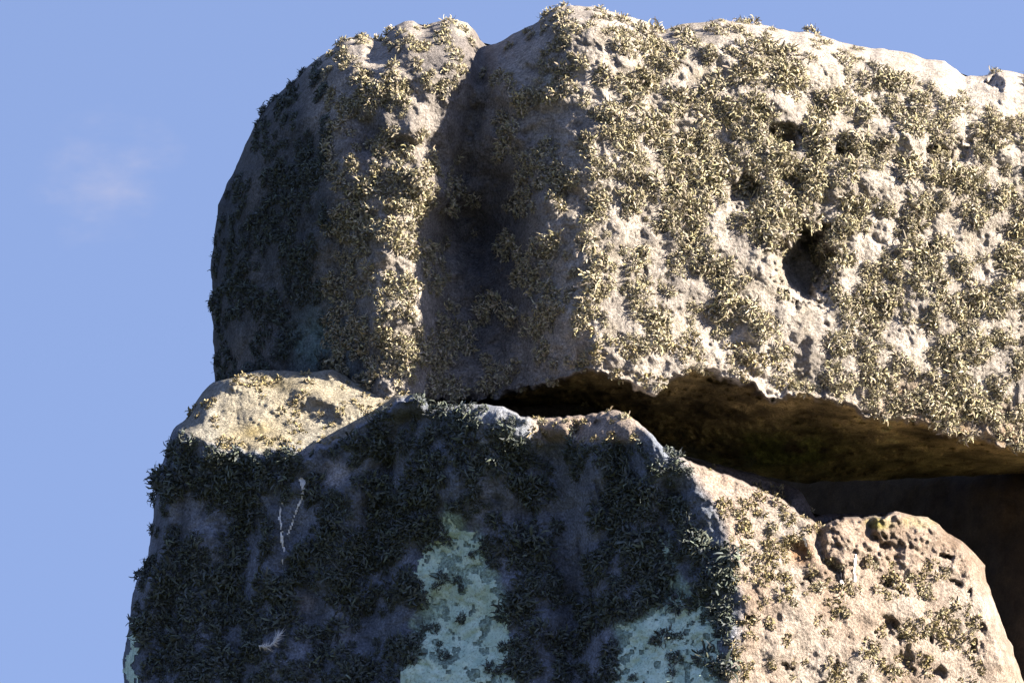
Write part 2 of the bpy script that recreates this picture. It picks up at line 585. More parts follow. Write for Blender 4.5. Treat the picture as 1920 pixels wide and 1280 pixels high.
def lintel_front(x, y):
    Y = grid_interp(x, y, LX, LY, LT)
    # crevice under the notch in the top, and the shoulders beside it
    Y = Y + stroke(x, y, [(915, 80), (905, 130), (890, 200), (868, 300), (862, 400)], 22, 0.055)
    Y = Y + stroke(x, y, [(905, 60), (900, 150)], 12, 0.05)
    Y = Y + bump(x, y, 700, 105, 38, 20, 0.05) + bump(x, y, 690, 140, 30, 14, 0.035)
    Y = Y + bump(x, y, 755, 75, 22, 30, -0.04) + bump(x, y, 850, 62, 30, 24, -0.03)
    Y = Y + bump(x, y, 880, 460, 70, 70, 0.05) + bump(x, y, 940, 300, 30, 40, 0.02)
    Y = Y + bump(x, y, 900, 600, 60, 60, 0.02) + bump(x, y, 872, 445, 62, 70, 0.07, 1.4, 20)
    e = np.stack([x / 40, y / 40, 0 * x], -1)
    xw = x + 22 * fbm(e, 3, 0.6, 351); yw = y + 22 * fbm(e + 40, 3, 0.6, 355)
    for cx, cy, rx, ry, a, ro in ((815, 350, 62, 30, -.060, 25), (955, 300, 42, 50, -.045, -10), (985, 470, 34, 62, -.060, 12), (1000, 575, 34, 36, -.045, 0),
                                  (760, 235, 46, 34, -.040, 20), (690, 190, 34, 40, -.030, 0), (835, 160, 34, 46, -.040, 15), (960, 170, 40, 34, -.035, 20),
                                  (745, 430, 34, 50, -.030, 0), (800, 640, 20, 50, -.020, 0), (845, 500, 26, 22, -.035, 0), (1020, 385, 34, 30, -.040, 0)):
        Y = Y + bump(xw, yw, cx, cy, rx, ry, a, 1.2, ro)
    # pits
    e = np.stack([x / 24, y / 24, 0 * x], -1)
    x0_, y0_ = x, y
    x = x + 24 * fbm(e, 4, 0.65, 301); y = y + 24 * fbm(e + 40, 4, 0.65, 305)
    Y = Y + bump(x, y, 1512, 500, 50, 58, 0.21, 2.2, 12) + bump(x, y, 1520, 438, 34, 24, 0.10, 2.0) + bump(x, y, 1455, 472, 26, 12, 0.05, 1.5, -30)
    Y = Y + bump(x, y, 1474, 256, 27, 22, 0.075, 1.6) + bump(x, y, 1394, 362, 26, 28, 0.07, 1.6, 30)
    Y = Y + bump(x, y, 1488, 345, 24, 30, 0.05, 1.5) + bump(x, y, 1577, 292, 24, 14, 0.045, 1.5)
    Y = Y + bump(x, y, 1760, 295, 22, 16, 0.045, 1.5) + bump(x, y, 1800, 290, 18, 18, 0.03, 1.5)
    Y = Y + bump(x, y, 1855, 152, 26, 9, 0.06, 1.5, -10) + bump(x, y, 1740, 475, 18, 14, 0.035, 1.5)
    Y = Y + bump(x, y, 1690, 215, 40, 14, 0.03, 1.2, -20) + bump(x, y, 1880, 250, 60, 14, 0.03, 1.2, -15)
    x, y = x0_, y0_
    # bare knobs and swells
    for cx, cy, rx, ry, a, ro in ((1475, 205, 60, 38, -.030, 30), (1655, 350, 95, 32, -.030, 10), (1900, 292, 55, 30, -.03, 10),
                                  (1440, 500, 50, 45, -.022, 40), (1700, 255, 40, 22, -.022, 20), (1560, 600, 60, 80, -.015, 0),
                                  (1320, 170, 70, 30, -.018, 20), (1115, 60, 60, 50, -.03, 0), (1140, 290, 40, 70, -.02, -25),
                                  (1230, 320, 30, 70, -.016, -25), (1740, 650, 80, 60, -.014, 20), (1830, 420, 60, 40, -.02, 20),
                                  (1330, 470, 50, 40, -.015, 0), (1150, 640, 60, 40, -.02, 30), (1090, 330, 36, 36, -.025, 0),
                                  (1015, 400, 30, 70, -.02, 0), (1600, 450, 30, 40, -.02, 0)):
        Y = Y + bump(x, y, cx, cy, rx, ry, a, 1.0, ro)
    return Y


lip = lip + 6 * fbm(np.stack([px / 9, py / 9, 0 * px], -1), 2, 0.6, 310)
Yfront = lintel_front(px, np.minimum(py, lip))
UND = [(380, 750), (900, 740), (1000, 712), (1080, 672), (1170, 672), (1262, 682), (1350, 692), (1440, 716), (1560, 746),
       (1700, 786), (1900, 838), (1960, 848), (2600, 926), (3400, 1030)]
ulip = lin(px, UND)
t = np.clip((py - ulip) / np.maximum(back - ulip, 1), 0, 1.2)
Yund = grid_interp(px, ulip, LX, LY, LT) + 0.95 * t ** 0.9
Y0 = Yfront + (np.maximum(Yund, Yfront) - Yfront) * smooth(-1, 5, py - lip)
P0 = at(px, py, Y0)
gx_, gy_ = np.gradient(Y0, axis=0) / np.gradient(px, axis=0).clip(0.3), np.gradient(Y0, axis=1) / np.gradient(py, axis=1).clip(0.3)
att = 1.0 / np.sqrt(1 + (gx_ * PXM) ** 2 + (gy_ * PXM) ** 2)
front = smooth(6, -14, py - lip)
q = P0.copy(); q[..., 1] *= 0.6
rel = 0.034 * fbm(q * 4.2, 2, 0.5, 20) + 0.020 * fbm(q * 11, 3, 0.55, 30) + 0.0085 * fbm(q * 36, 4, 0.65, 40)
pit = fbm(q * 26, 2, 0.5, 55)
ribs = smooth(610, 660, px) * smooth(1130, 1060, px)
rel += ribs * (0.020 * fbm(q * 13, 3, 0.6, 330) + 0.010 * fbm(q * 30, 3, 0.6, 335))
rel += 0.014 * (np.abs(fbm(q * 9, 3, 0.55, 44)) * 2 - 0.5) * -1
rel += 0.0035 * fbm(q * 110, 2, 0.6, 46)
rel += 0.007 * smooth(0.30, 0.55, pit) * front
# crumbly lower margin
crumb = smooth(110, 20, lip - py) * front
rel += crumb * (0.020 * fbm(q * 26, 3, 0.6, 60))
rel = rel * front * (0.35 + 0.65 * att) + (1 - front) * (0.09 * fbm(q * np.array([7, 7, 30.0]), 4, 0.6, 64) + 0.05 * fbm(q * np.array([30, 30, 60.0]), 3, 0.6, 67))
Rr = 62.0
g = 1 - np.sqrt(1 - (1 - np.clip(d / Rr, 0, 1)) ** 2)
w = smooth(20, -40, py - lip)
Yedge = Y0 + rel + 0.30 * w
Yf = Y0 + rel + 0.30 * w * g
flat_back = 0.95 + np.where(px > 1080, 0.5 * (px - 1080) / PXM, 0)
Yb = np.maximum(flat_back, Y0 + 0.25)
gb_ = 1 - np.sqrt(1 - (1 - np.clip(d / 70.0, 0, 1)) ** 2)
Yb = np.maximum(Yb * (1 - gb_) + Yedge * gb_, Yf + 0.01)
Yb = np.where(st.edge, Yf, Yb)

# rock colour (crusts, iron staining, weathering), plus painted shade left of the corner
n1 = fbm(q * 6, 4, 0.55, 70)[..., None]
n2 = fbm(q * 19, 3, 0.55, 75)[..., None]
pale = np.array([0.325, 0.298, 0.276])
grey = np.array([0.125, 0.118, 0.119])
shade_slate = np.array([0.066, 0.074, 0.084])
olive = np.array([0.27, 0.205, 0.10])
col = np.broadcast_to(pale, px.shape + (3,)).copy()


def mix(col, c, f):
    f = np.asarray(f)
    if f.ndim == 2:
        f = f[..., None]
    return col * (1 - f) + np.asarray(c) * f


col = mix(col, grey, np.clip(0.16 + n1 * 0.8, 0, 0.7))
col = mix(col, (0.20, 0.175, 0.135), np.clip(n2 * 0.8, 0, 0.5))
col = mix(col, shade_slate, (smooth(690, 600, px + 0.25 * (py - 400) * -1) * smooth(60, 140, py))[..., None] * np.clip(0.85 + n1 * 0.4, 0, 1))  # shade of the left end put into the colour
col = mix(col, (0.12, 0.18, 0.18), np.clip(np.exp(-((px - 600) / 45) ** 2 - ((py - 650) / 70) ** 2)[..., None] * (0.8 + n2 * 1.5), 0, 0.8))
col = mix(col, (0.20, 0.16, 0.12), bump(px, py, 890, 110, 30, 60, 0.7))
col = mix(col, (0.060, 0.062, 0.074), bump(px + 26 * n2[..., 0], py, 925, 470, 105, 290, 0.90, 1.6))  # shadow in the groove painted in as near-black
col = mix(col, (0.12, 0.113, 0.118), np.clip(smooth(1000, 860, px)[..., None] * smooth(600, 660, px)[..., None] * smooth(430, 300, py)[..., None] * (0.6 + n1), 0, 0.9))  # upper left greyed down, shade put into the colour here too
col = mix(col, (0.36, 0.35, 0.30), bump(px, py, 868, 52, 16, 16, 0.9, 2) + bump(px, py, 1035, 148, 22, 10, 0.6, 2))
col = mix(col, (0.20, 0.14, 0.09), np.clip(crumb[..., None] * smooth(1550, 1750, px)[..., None] * (0.7 + n2), 0, 0.8))
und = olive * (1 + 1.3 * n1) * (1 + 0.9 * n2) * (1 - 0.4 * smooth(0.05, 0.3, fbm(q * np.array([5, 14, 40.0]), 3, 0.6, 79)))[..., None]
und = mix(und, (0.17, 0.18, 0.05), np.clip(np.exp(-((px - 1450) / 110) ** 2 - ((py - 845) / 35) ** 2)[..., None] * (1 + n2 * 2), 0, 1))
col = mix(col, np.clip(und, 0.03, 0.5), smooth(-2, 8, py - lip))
lint = st
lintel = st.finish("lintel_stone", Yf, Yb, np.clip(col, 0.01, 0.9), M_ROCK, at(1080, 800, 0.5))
tag(lintel, "long lichen-covered lintel stone lying across the tops of the standing stones", "lintel")

# ================================================================== FRONT UPRIGHT
U_OUT = [(232, 1282), (230, 1240), (240, 1180), (248, 1112), (258, 1085), (276, 1062), (284, 1000), (289, 950), (294, 900),
         (304, 868), (318, 822), (330, 796), (350, 785), (360, 765), (385, 728), (400, 716), (425, 712), (450, 700),
         (490, 694), (530, 695), (580, 699), (605, 695), (622, 693), (640, 701), (665, 715), (690, 730), (725, 741),
         (745, 735), (780, 737), (798, 750), (808, 767), (835, 765), (870, 757), (915, 757), (945, 763), (980, 760),
         (1040, 758), (1100, 762), (1170, 772), (1196, 790), (1222, 815), (1260, 852), (1300, 862), (1350, 872),
         (1420, 890), (1470, 905), (1505, 925), (1520, 948), (1526, 966), (1560, 962), (1640, 964), (1680, 958),
         (1700, 963), (1740, 968), (1760, 984), (1775, 999), (1805, 1015), (1830, 1040), (1845, 1060), (1850, 1090),
         (1865, 1130), (1880, 1170), (1900, 1220), (1915, 1265), (1930, 1300), (1990, 1500), (2050, 1900), (2080, 2500),
         (2100, 3200), (2110, 3760), (150, 3760), (140, 3000), (150, 2200), (180, 1700), (215, 1400)]
RIM = [(925, 745), (948, 766), (975, 778), (1000, 786), (1060, 781), (1100, 779), (1140, 771), (1172, 768), (1200, 780), (1260, 846),
       (1300, 870), (1350, 886), (1400, 906), (1440, 926), (1470, 938), (1490, 956), (1505, 971), (1525, 977), (1540, 987),
       (1560, 977), (1580, 973), (1630, 970), (1660, 968), (1682, 950), (1720, 950)]
CORNER = [(740, 1215), (800, 1240), (850, 1268), (900, 1300), (950, 1330), (1000, 1352), (1060, 1370), (1150, 1374), (1280, 1352), (1500, 1350), (3700, 1400)]
out = roughen(U_OUT, 8, 2.4, 2)
st = Stone(axis(130, 2130, STEP, 210, 1950, 40), axis(660, 3780, STEP, 680, 1300, 40), out)
px, py, d = st.px, st.py, st.d
Cn = lin(py, CORNER) + 9 * noise3(np.stack([py / 60, 0 * py, 0 * py + 5], -1), 8)


def softmax2(a, b, k):
    m = np.maximum(a, b)
    return m + k * np.log(np.exp((a - m) / k) + np.exp((b - m) / k))


zz = (py - 850) / PXM
ycorner = -0.15 - 0.50 * (1355 - 430) / PXM
left_ = -0.50 * (px - Cn) / PXM
right_ = 0.62 * (px - Cn) / PXM
Y = ycorner + softmax2(left_, right_, 0.012)
Y = Y - 0.06 * np.clip(zz, 0, 4)                       # the foot stands forward of the top
# top ledge on the left
ledline = lin(px, [(200, 800), (340, 812), (430, 850), (600, 845), (680, 800), (735, 762), (800, 735)])
ledline = ledline + 18 * fbm(np.stack([px / 26, py / 26, 0 * px], -1), 3, 0.6, 320)
Yled = -0.215 + 1.12 * (850 - py) / PXM + 0.10 * (px - 520) / PXM
ledw = smooth(-6, 12, ledline - py) * smooth(300, 345, px) * smooth(815, 790, px)
Y = Y * (1 - ledw) + Yled * ledw
Y = Y + bump(px, py, 600, 742, 60, 22, -0.045, 1, 15) + bump(px, py, 520, 720, 40, 18, 0.03) + bump(px, py, 470, 800, 60, 24, 0.02)
Y = Y + bump(px, py, 440, 718, 26, 16, -0.03) + bump(px, py, 620, 700, 18, 10, -0.02) + bump(px, py, 655, 770, 40, 20, -0.025)
Y = Y + bump(px, py, 570, 790, 30, 40, 0.02)
# knob at the end of the ledge, the hump, the nub below the lintel
Y = Y + bump(px, py, 765, 757, 34, 24, -0.07, 1.8)
Y = Y + stroke(px, py, [(900, 790), (880, 860), (870, 940)], 60, -0.05)
Y = Y + stroke(px, py, [(770, 775), (735, 820), (730, 880)], 16, 0.035)
Y = Y + stroke(px, py, [(1040, 850), (1055, 950), (1075, 1100), (1080, 1280)], 46, 0.085)
Y = Y + stroke(px, py, [(640, 840), (590, 900), (560, 1000)], 30, 0.03)
for gl, gw, ga in (([(720, 880), (705, 1000), (700, 1120), (690, 1290)], 38, 0.05), ([(450, 880), (462, 1000), (440, 1130), (450, 1290)], 34, 0.04),
                   ([(975, 860), (990, 960), (985, 1060)], 24, 0.035), ([(1165, 850), (1150, 930), (1140, 1020)], 26, 0.04),
                   ([(345, 870), (330, 1000), (315, 1140), (300, 1290)], 26, 0.035), ([(560, 1080), (600, 1180), (610, 1290)], 36, 0.04),
                   ([(1260, 930), (1245, 1000), (1250, 1100)], 26, 0.03), ([(860, 1000), (820, 1100), (850, 1200)], 60, 0.03)):
    Y = Y + stroke(px, py, gl, gw, ga)
nub = smooth(985, 1010, px) * smooth(1225, 1190, px)
Y = Y + nub * 1.25 * np.clip(lin(px, [(985, 812), (1030, 834), (1110, 832), (1180, 822), (1230, 830)]) - py, 0, 80) / PXM
Y = Y + bump(px, py, 1048, 806, 26, 20, -0.035, 1.3) + bump(px, py, 1080, 806, 12, 14, 0.03, 1.5) + bump(px, py, 1118, 794, 9, 6, 0.02, 1.5, -30)
# rounding of the shoulders below the rim
hump = smooth(790, 830, px) * smooth(985, 950, px)
Y = Y + hump * 0.06 * (1 - np.sqrt(1 - (1 - np.clip((py - 757) / 40.0, 0, 1)) ** 2))
for cr in ([(922, 832), (940, 852), (972, 884)], [(1118, 905), (1128, 935), (1136, 962)], [(700, 1010), (722, 1050), (730, 1085)], [(480, 905), (470, 960), (455, 1000)],
           [(1085, 1010), (1090, 1060), (1098, 1120)]):
    Y = Y + stroke(px, py, cr, 4.5, 0.016)
# top right: knobbly block, deep clefts
e = np.stack([px / 15, py / 15, 0 * px], -1)
wx = px + 16 * fbm(e, 4, 0.65, 311); wy = py + 16 * fbm(e + 40, 4, 0.65, 315)
Y = Y + stroke(px, py, [(1537, 985), (1534, 1020), (1545, 1050), (1570, 1068)], 8, 0.040)
Y = Y + stroke(px, py, [(1632, 972), (1630, 1000), (1640, 1010)], 9, 0.04)
Y = Y + bump(wx, wy, 1585, 1025, 42, 40, -0.018, 1.2) + bump(px, py, 1505, 1010, 25, 30, -0.02)
Y = Y + bump(px, py, 1492, 1035, 26, 22, 0.035, 1.4) + bump(px, py, 1720, 1005, 26, 20, -0.025)
Y = Y + bump(px, py, 1680, 975, 14, 30, -0.03)
e = np.stack([px / 11, py / 11, 0 * px], -1)
pass
for cx, cy, rx, ry, a in ((1658, 1017, 13, 11, .05), (1776, 1044, 12, 9, .05), (1658, 1086, 16, 9, .055), (1618, 1055, 10, 10, .04),
                          (1786, 1092, 9, 7, .03), (1816, 1110, 5, 14, .03), (1685, 1106, 8, 7, .03), (1667, 1175, 13, 16, .05),
                          (1745, 1195, 10, 9, .04), (1404, 1165, 8, 10, .035), (1513, 1090, 10, 8, .03), (1570, 1082, 8, 8, .03),
                          (1700, 1240, 18, 24, .05), (1760, 1260, 12, 14, .04), (1825, 1210, 12, 14, .04), (1476, 1250, 10, 6, .03),
                          (1690, 1195, 10, 14, .03), (1845, 1180, 7, 9, .03), (1820, 1165, 10, 8, .03), (1570, 1250, 5, 18, .03)):
    Y = Y + bump(wx, wy, cx, cy, rx * 0.85, ry * 0.85, a * 0.8, 1.3)
Y = Y + stroke(px, py, [(1345, 900), (1400, 960), (1420, 1010)], 40, 0.015)
# the rear crest of the top, behind the front rim
rim = lin(px, RIM) + 2.5 * noise3(np.stack([px / 8, 0 * px, 0 * px], -1), 12)
crest = smooth(2.5, -2.5, py - rim) * smooth(925, 950, px) * smooth(1700, 1675, px)
Yc = 0.50 + 0.42 * (px - 1200) / PXM * 0.9
Yc = Yc + bump(px, py, 1495, 950, 34, 34, -0.10, 1.5) + 0.8 * np.clip(rim - py, 0, 80) / PXM * -0.0
P0 = at(px, py, Y)
gx_, gy_ = np.gradient(Y, axis=0) / np.gradient(px, axis=0).clip(0.3), np.gradient(Y, axis=1) / np.gradient(py, axis=1).clip(0.3)
att = 1.0 / np.sqrt(1 + (gx_ * PXM) ** 2 + (gy_ * PXM) ** 2)
q = P0.copy(); q[..., 1] *= 0.6
sun_side = smooth(-10, 30, px - Cn)
qs = q.copy(); qs[..., 2] *= 0.55
rel = 0.034 * fbm(qs * 3.6, 2, 0.5, 120) + 0.020 * fbm(q * 10, 3, 0.5, 130) + 0.0075 * fbm(q * 36, 4, 0.65, 140)
rel += sun_side * 0.016 * fbm(q * 26, 4, 0.65, 150)
rel += 0.016 * (np.abs(fbm(q * 9, 3, 0.55, 144)) * 2 - 0.5) * -1
rel += 0.0035 * fbm(q * 110, 2, 0.6, 146)
rel += 0.006 * smooth(0.30, 0.55, fbm(q * 24, 2, 0.5, 155))
led_f = smooth(4, -14, py - ledline) * smooth(320, 350, px) * smooth(800, 730, px)
rel += led_f * (0.014 * fbm(q * 30, 4, 0.65, 160) + 0.015 * fbm(q * 12, 3, 0.6, 165))
crag = smooth(1480, 1560, px) * smooth(1120, 1040, py)
rel += crag * (0.022 * (0.5 - 2 * np.abs(fbm(q * 14, 4, 0.6, 171))) + 0.014 * fbm(q * 40, 3, 0.65, 173))
rel *= (1 - 0.40 * sun_side * (1 - crag)) * (0.4 + 0.6 * att) * (1 - 0.15 * led_f)
Y1 = Y + rel
Y1 = Y1 * (1 - crest) + (Yc + 0.5 * rel) * crest
Rr = lin(px, [(200, 45), (380, 40), (430, 16), (960, 10), (1540, 8), (1700, 10), (1800, 26), (2000, 40)])
g = 1 - np.sqrt(1 - (1 - np.clip(d / Rr, 0, 1)) ** 2)
edge_in = lin(px, [(200, .30), (380, .22), (430, .06), (960, .05), (1540, .05), (1740, .08), (1850, .25), (2100, .3)])
Yedge = Y1 + edge_in
Yf = Y1 + edge_in * g
Yb = np.maximum(1.0 + 0 * px, Y1 + 0.3)
gb_ = 1 - np.sqrt(1 - (1 - np.clip(d / 40.0, 0, 1)) ** 2)
Yb = np.maximum(Yb * (1 - gb_) + Yedge * gb_, Yf + 0.01)
Yb = np.where(st.edge, Yf, Yb)

n1 = fbm(q * 6, 4, 0.55, 170)[..., None]
n2 = fbm(q * 19, 3, 0.55, 175)[..., None]
n3 = fbm(qs * np.array([26, 26, 7.0]), 3, 0.55, 178)[..., None]
dark = np.array([0.138, 0.162, 0.212])  # cool shade of the face left of the corner put into the rock colour
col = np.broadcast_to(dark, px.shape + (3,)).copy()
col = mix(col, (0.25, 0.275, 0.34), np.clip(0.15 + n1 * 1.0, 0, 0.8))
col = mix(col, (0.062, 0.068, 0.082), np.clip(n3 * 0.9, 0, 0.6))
col = mix(col, (0.23, 0.245, 0.27), np.clip(smooth(60, 0, py - 765)[..., None] * smooth(780, 850, px)[..., None] * (0.6 + n2), 0, 0.8))
col = mix(col, (0.33, 0.325, 0.35), bump(px, py, 628, 885, 26, 26, 0.85, 2.5))
col = mix(col, (0.22, 0.21, 0.225), bump(px, py, 570, 1130, 24, 16, 0.8, 2))
tan = np.array([0.255, 0.232, 0.185])
lc = mix(np.broadcast_to(tan, col.shape), (0.22, 0.215, 0.195), np.clip(0.5 + n1 * 1.2, 0, 1))
lc = mix(lc, (0.20, 0.165, 0.085), np.clip((bump(px, py, 530, 722, 50, 22, 0.9) + bump(px, py, 480, 815, 50, 24, 0.8))[..., None] * (0.8 + n2), 0, 0.9))
col = mix(col, lc, led_f)
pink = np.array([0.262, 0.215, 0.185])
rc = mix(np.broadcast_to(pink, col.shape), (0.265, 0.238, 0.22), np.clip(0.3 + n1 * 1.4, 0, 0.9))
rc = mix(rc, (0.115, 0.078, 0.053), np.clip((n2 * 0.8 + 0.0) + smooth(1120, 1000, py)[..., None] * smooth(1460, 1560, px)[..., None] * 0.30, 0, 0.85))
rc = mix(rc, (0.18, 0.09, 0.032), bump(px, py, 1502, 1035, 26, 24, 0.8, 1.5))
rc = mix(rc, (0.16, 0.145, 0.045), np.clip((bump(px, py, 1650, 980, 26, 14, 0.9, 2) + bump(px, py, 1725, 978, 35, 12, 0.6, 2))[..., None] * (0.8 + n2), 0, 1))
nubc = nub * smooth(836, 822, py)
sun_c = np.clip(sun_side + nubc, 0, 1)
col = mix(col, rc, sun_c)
col = mix(col, (0.12, 0.112, 0.12), crest)
for poly in ([(838, 948), (895, 995), (935, 1075), (962, 1200), (968, 1320), (748, 1320), (770, 1165), (785, 1060)],
             [(1250, 1005), (1275, 1075), (1345, 1170), (1348, 1320), (1150, 1320), (1150, 1170), (1240, 1120)]):
    dd, _, _ = polyline_dist(px, py, poly, True)
    sd = np.where(inside(px, py, poly), dd, -dd) + 22 * fbm(np.stack([px / 22, py / 22, 0 * px + 5], -1), 4, 0.65, 340)
    col = mix(col, np.array([0.34, 0.47, 0.39]) * (1 + 0.5 * n2), 0.85 * smooth(-8, 16, sd))
# wear below the frame: ordinary grey stone down to the turf
col = mix(col, np.array([0.24, 0.23, 0.22]) * (1 + n1 * 0.4), smooth(1330, 1500, py))
upr = st
upright = st.finish("standing_stone", Yf, Yb, np.clip(col, 0.01, 0.9), M_ROCK, at(1080, 3660, 0.3))
upright.location.z = upright.location.z
tag(upright, "broad upright stone in front with a sunlit ledge and pale green crust patches", "standing stone")

# flat pale green crusts, white bird droppings: thin skins on the face
wob = 16 * fbm(np.stack([px / 40, py / 40, 0 * px], -1), 4, 0.6, 200)
hol2 = fbm(np.stack([px / 9, py / 9, 0 * px + 70], -1), 3, 0.6, 230)
hol3 = fbm(np.stack([px / 14, py / 14, 0 * px + 90], -1), 2, 0.6, 240)
wob = wob + 14 * hol2
wob2 = 16 * fbm(np.stack([px / 40, py / 40, 0 * px + 30], -1), 4, 0.6, 210)
hol = fbm(np.stack([px / 26, py / 30, 0 * px + 50], -1), 3, 0.55, 220)
C_A = [(838, 948), (852, 985), (895, 995), (905, 1040), (935, 1075), (955, 1130), (962, 1200), (968, 1300), (748, 1300), (765, 1240),
       (802, 1195), (770, 1165), (802, 1150), (775, 1120), (785, 1060), (808, 1012), (830, 1000)]
C_B = [(1250, 1005), (1262, 1040), (1255, 1075), (1285, 1110), (1300, 1140), (1315, 1120), (1345, 1170), (1348, 1300), (1150, 1300), (1162, 1230),
       (1170, 1190), (1150, 1170), (1220, 1160), (1255, 1120), (1242, 1050), (1232, 1020)]
C_C = [(244, 1165), (268, 1135), (282, 1140), (270, 1180), (262, 1230), (262, 1300), (236, 1300)]
for poly, lab in ((C_A, "mint green crust patch below the hump"), (C_B, "mint green crust patch beside the sunlit corner"),
                  (C_C, "narrow mint green crust along the outer edge")):
    m = inside(px + wob, py + wob2, poly) & (hol < 0.36 + 0.5 * hol2) & (hol3 < 0.50) & (py < 1296)
    st.skin("crust_lichen", m, 0.0025, M_CRUST, lab)
dm = np.zeros(px.shape, bool)
for pts, wd in (([(566, 898), (570, 915)], 5.5), ([(570, 915), (566, 935), (556, 955), (546, 985), (541, 1000)], 2.6), ([(535, 935), (526, 950), (525, 975), (530, 995), (524, 1025)], 1.8),
                ([(528, 1000), (532, 1030), (530, 1058)], 3.0)):
    dd, _, _ = polyline_dist(px, py, pts)
    dm |= dd < wd + 1.0 * hol * 3
st.skin("bird_dropping", dm, 0.003, M_WHITE, "white dropping streak running down in two thin trails")
for pts, wd, lab in (([(1603, 1042), (1601, 1065), (1602, 1090)], 3.2, "broad white dropping streak on the sunlit brown block"),
                     ([(1577, 1058), (1578, 1090), (1579, 1102)], 3.0, "thin white dropping streak below the dark cleft"),
                     ([(1508, 1008), (1512, 1022)], 3.2, "short white dropping mark beside the orange stain")):
    dd, _, _ = polyline_dist(px, py, pts)
    st.skin("bird_dropping", dd < wd + 0.8 * hol, 0.003, M_WHITE, lab)

# ================================================================== REAR UPRIGHT
R_OUT = [(1240, 800), (1500, 835), (1800, 862), (1960, 872), (2300, 905), (2700, 950), (3050, 990), (3090, 1300), (3100, 2200), (3110, 3400),
         (1180, 3400), (1200, 2200), (1220, 1300)]
st = Stone(axis(1170, 3130, 6, 1240, 1960, 40), axis(780, 3420, 6, 800, 1300, 40), roughen(R_OUT, 14, 3, 3))
px, py, d = st.px, st.py, st.d
Y = softmax2(1.28 - 1.15 * (px - 1900) / PXM, 1.0 + 0.5 * (px - 2080) / PXM, 0.03)
q = at(px, py, Y); q[..., 1] *= 0.6
att = 0.6
rel = 0.06 * fbm(q * 2.5, 3, 0.5, 220) + 0.02 * fbm(q * 11, 4, 0.55, 230)
Y1 = Y + rel * 0.8
g = 1 - np.sqrt(1 - (1 - np.clip(d / 60, 0, 1)) ** 2)
Yf = Y1 + 0.25 * g
Yedge = Y1 + 0.25
Yb = np.maximum(Yf + 0.01, np.maximum(2.5, Y1 + 0.5) * (1 - g) + Yedge * g)
Yb = np.where(st.edge, Yf, Yb)
n1 = fbm(q * 5, 4, 0.55, 240)[..., None]
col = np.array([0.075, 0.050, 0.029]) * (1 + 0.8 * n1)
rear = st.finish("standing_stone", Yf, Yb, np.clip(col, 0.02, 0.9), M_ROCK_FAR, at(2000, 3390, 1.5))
tag(rear, "dark shaded upright stone seen through the gap under the lintel", "standing stone")

# ================================================================== LICHEN
L_MAP = {0: (25, "251332"), 1: (16, "33322100035224534565310"), 2: (14, "244244421134532554446663111100"),
         3: (13, "44433554213533225524555652332231044"), 4: (12, "444523445324532136743554354344443212"),
         5: (11, "3455423543225533257765546366555654321"), 6: (11, "4455424544226646536766446466664675543"),
         7: (11, "4455654546425657635677647556666676553"), 8: (10, "34556656457524557635777667655421366555"),
         9: (10, "44555656544323543355676656753532244565"), 10: (10, "54455546643212542365566636722544565454"),
         11: (10, "43455546663313652556664225135456754455"[:38]), 12: (10, "44455546666653663554576322412456676555"),
         13: (10, "34545445663332564543465555311565666665"), 14: (10, "34544443562222455434454465301565466666"[:38]),
         15: (10, "34344543554543344334444455301553356555"), 16: (10, "45433434664543331244444355401452256545"),
         17: (10, "43333334664333210145420244222443456645"), 18: (16, "13322000000034300002333334566533"),
         19: (39, "223456644"), 20: (43, "23323")}
U_MAP = {17: (10, "11111111"), 18: (9, "33112132244310000"), 19: (8, "4331133334344321255111"), 20: (8, "5233224434355444422221100"),
         21: (7, "4656443245536655452142221"), 22: (7, "655663231364775525214344211"), 23: (7, "545652325465664325313556421122"),
         24: (7, "44446432666663134641367765113431000000"), 25: (7, "55556533655653145651267747455530000000"),
         26: (6, "4366556546646511346512677476665321112100"), 27: (6, "6566645645545501135513666377665321222210"),
         28: (6, "5466656424543511145515655157664301344321"), 29: (6, "4555566512332411154415311126665202455442"),
         30: (5, "44555543213432511135315411124544102455542"), 31: (5, "54566663355455512155325411123443112355553")}


def density(m, xs, ys):
    g = np.zeros((50, 40))
    for r, (c0, s) in m.items():
        for k, ch in enumerate(s):
            if c0 + k < 50:
                g[c0 + k, r] = int(ch)
    fx = np.clip(xs / 40 - 0.5, 0, 47.0); fy = np.clip(ys / 40 - 0.5, 0, 38.0)
    i = fx.astype(int); j = fy.astype(int)
    a = fx - i; b = fy - j
    return (g[i, j] * (1 - a) * (1 - b) + g[i + 1, j] * a * (1 - b) + g[i, j + 1] * (1 - a) * b + g[i + 1, j + 1] * a * b)


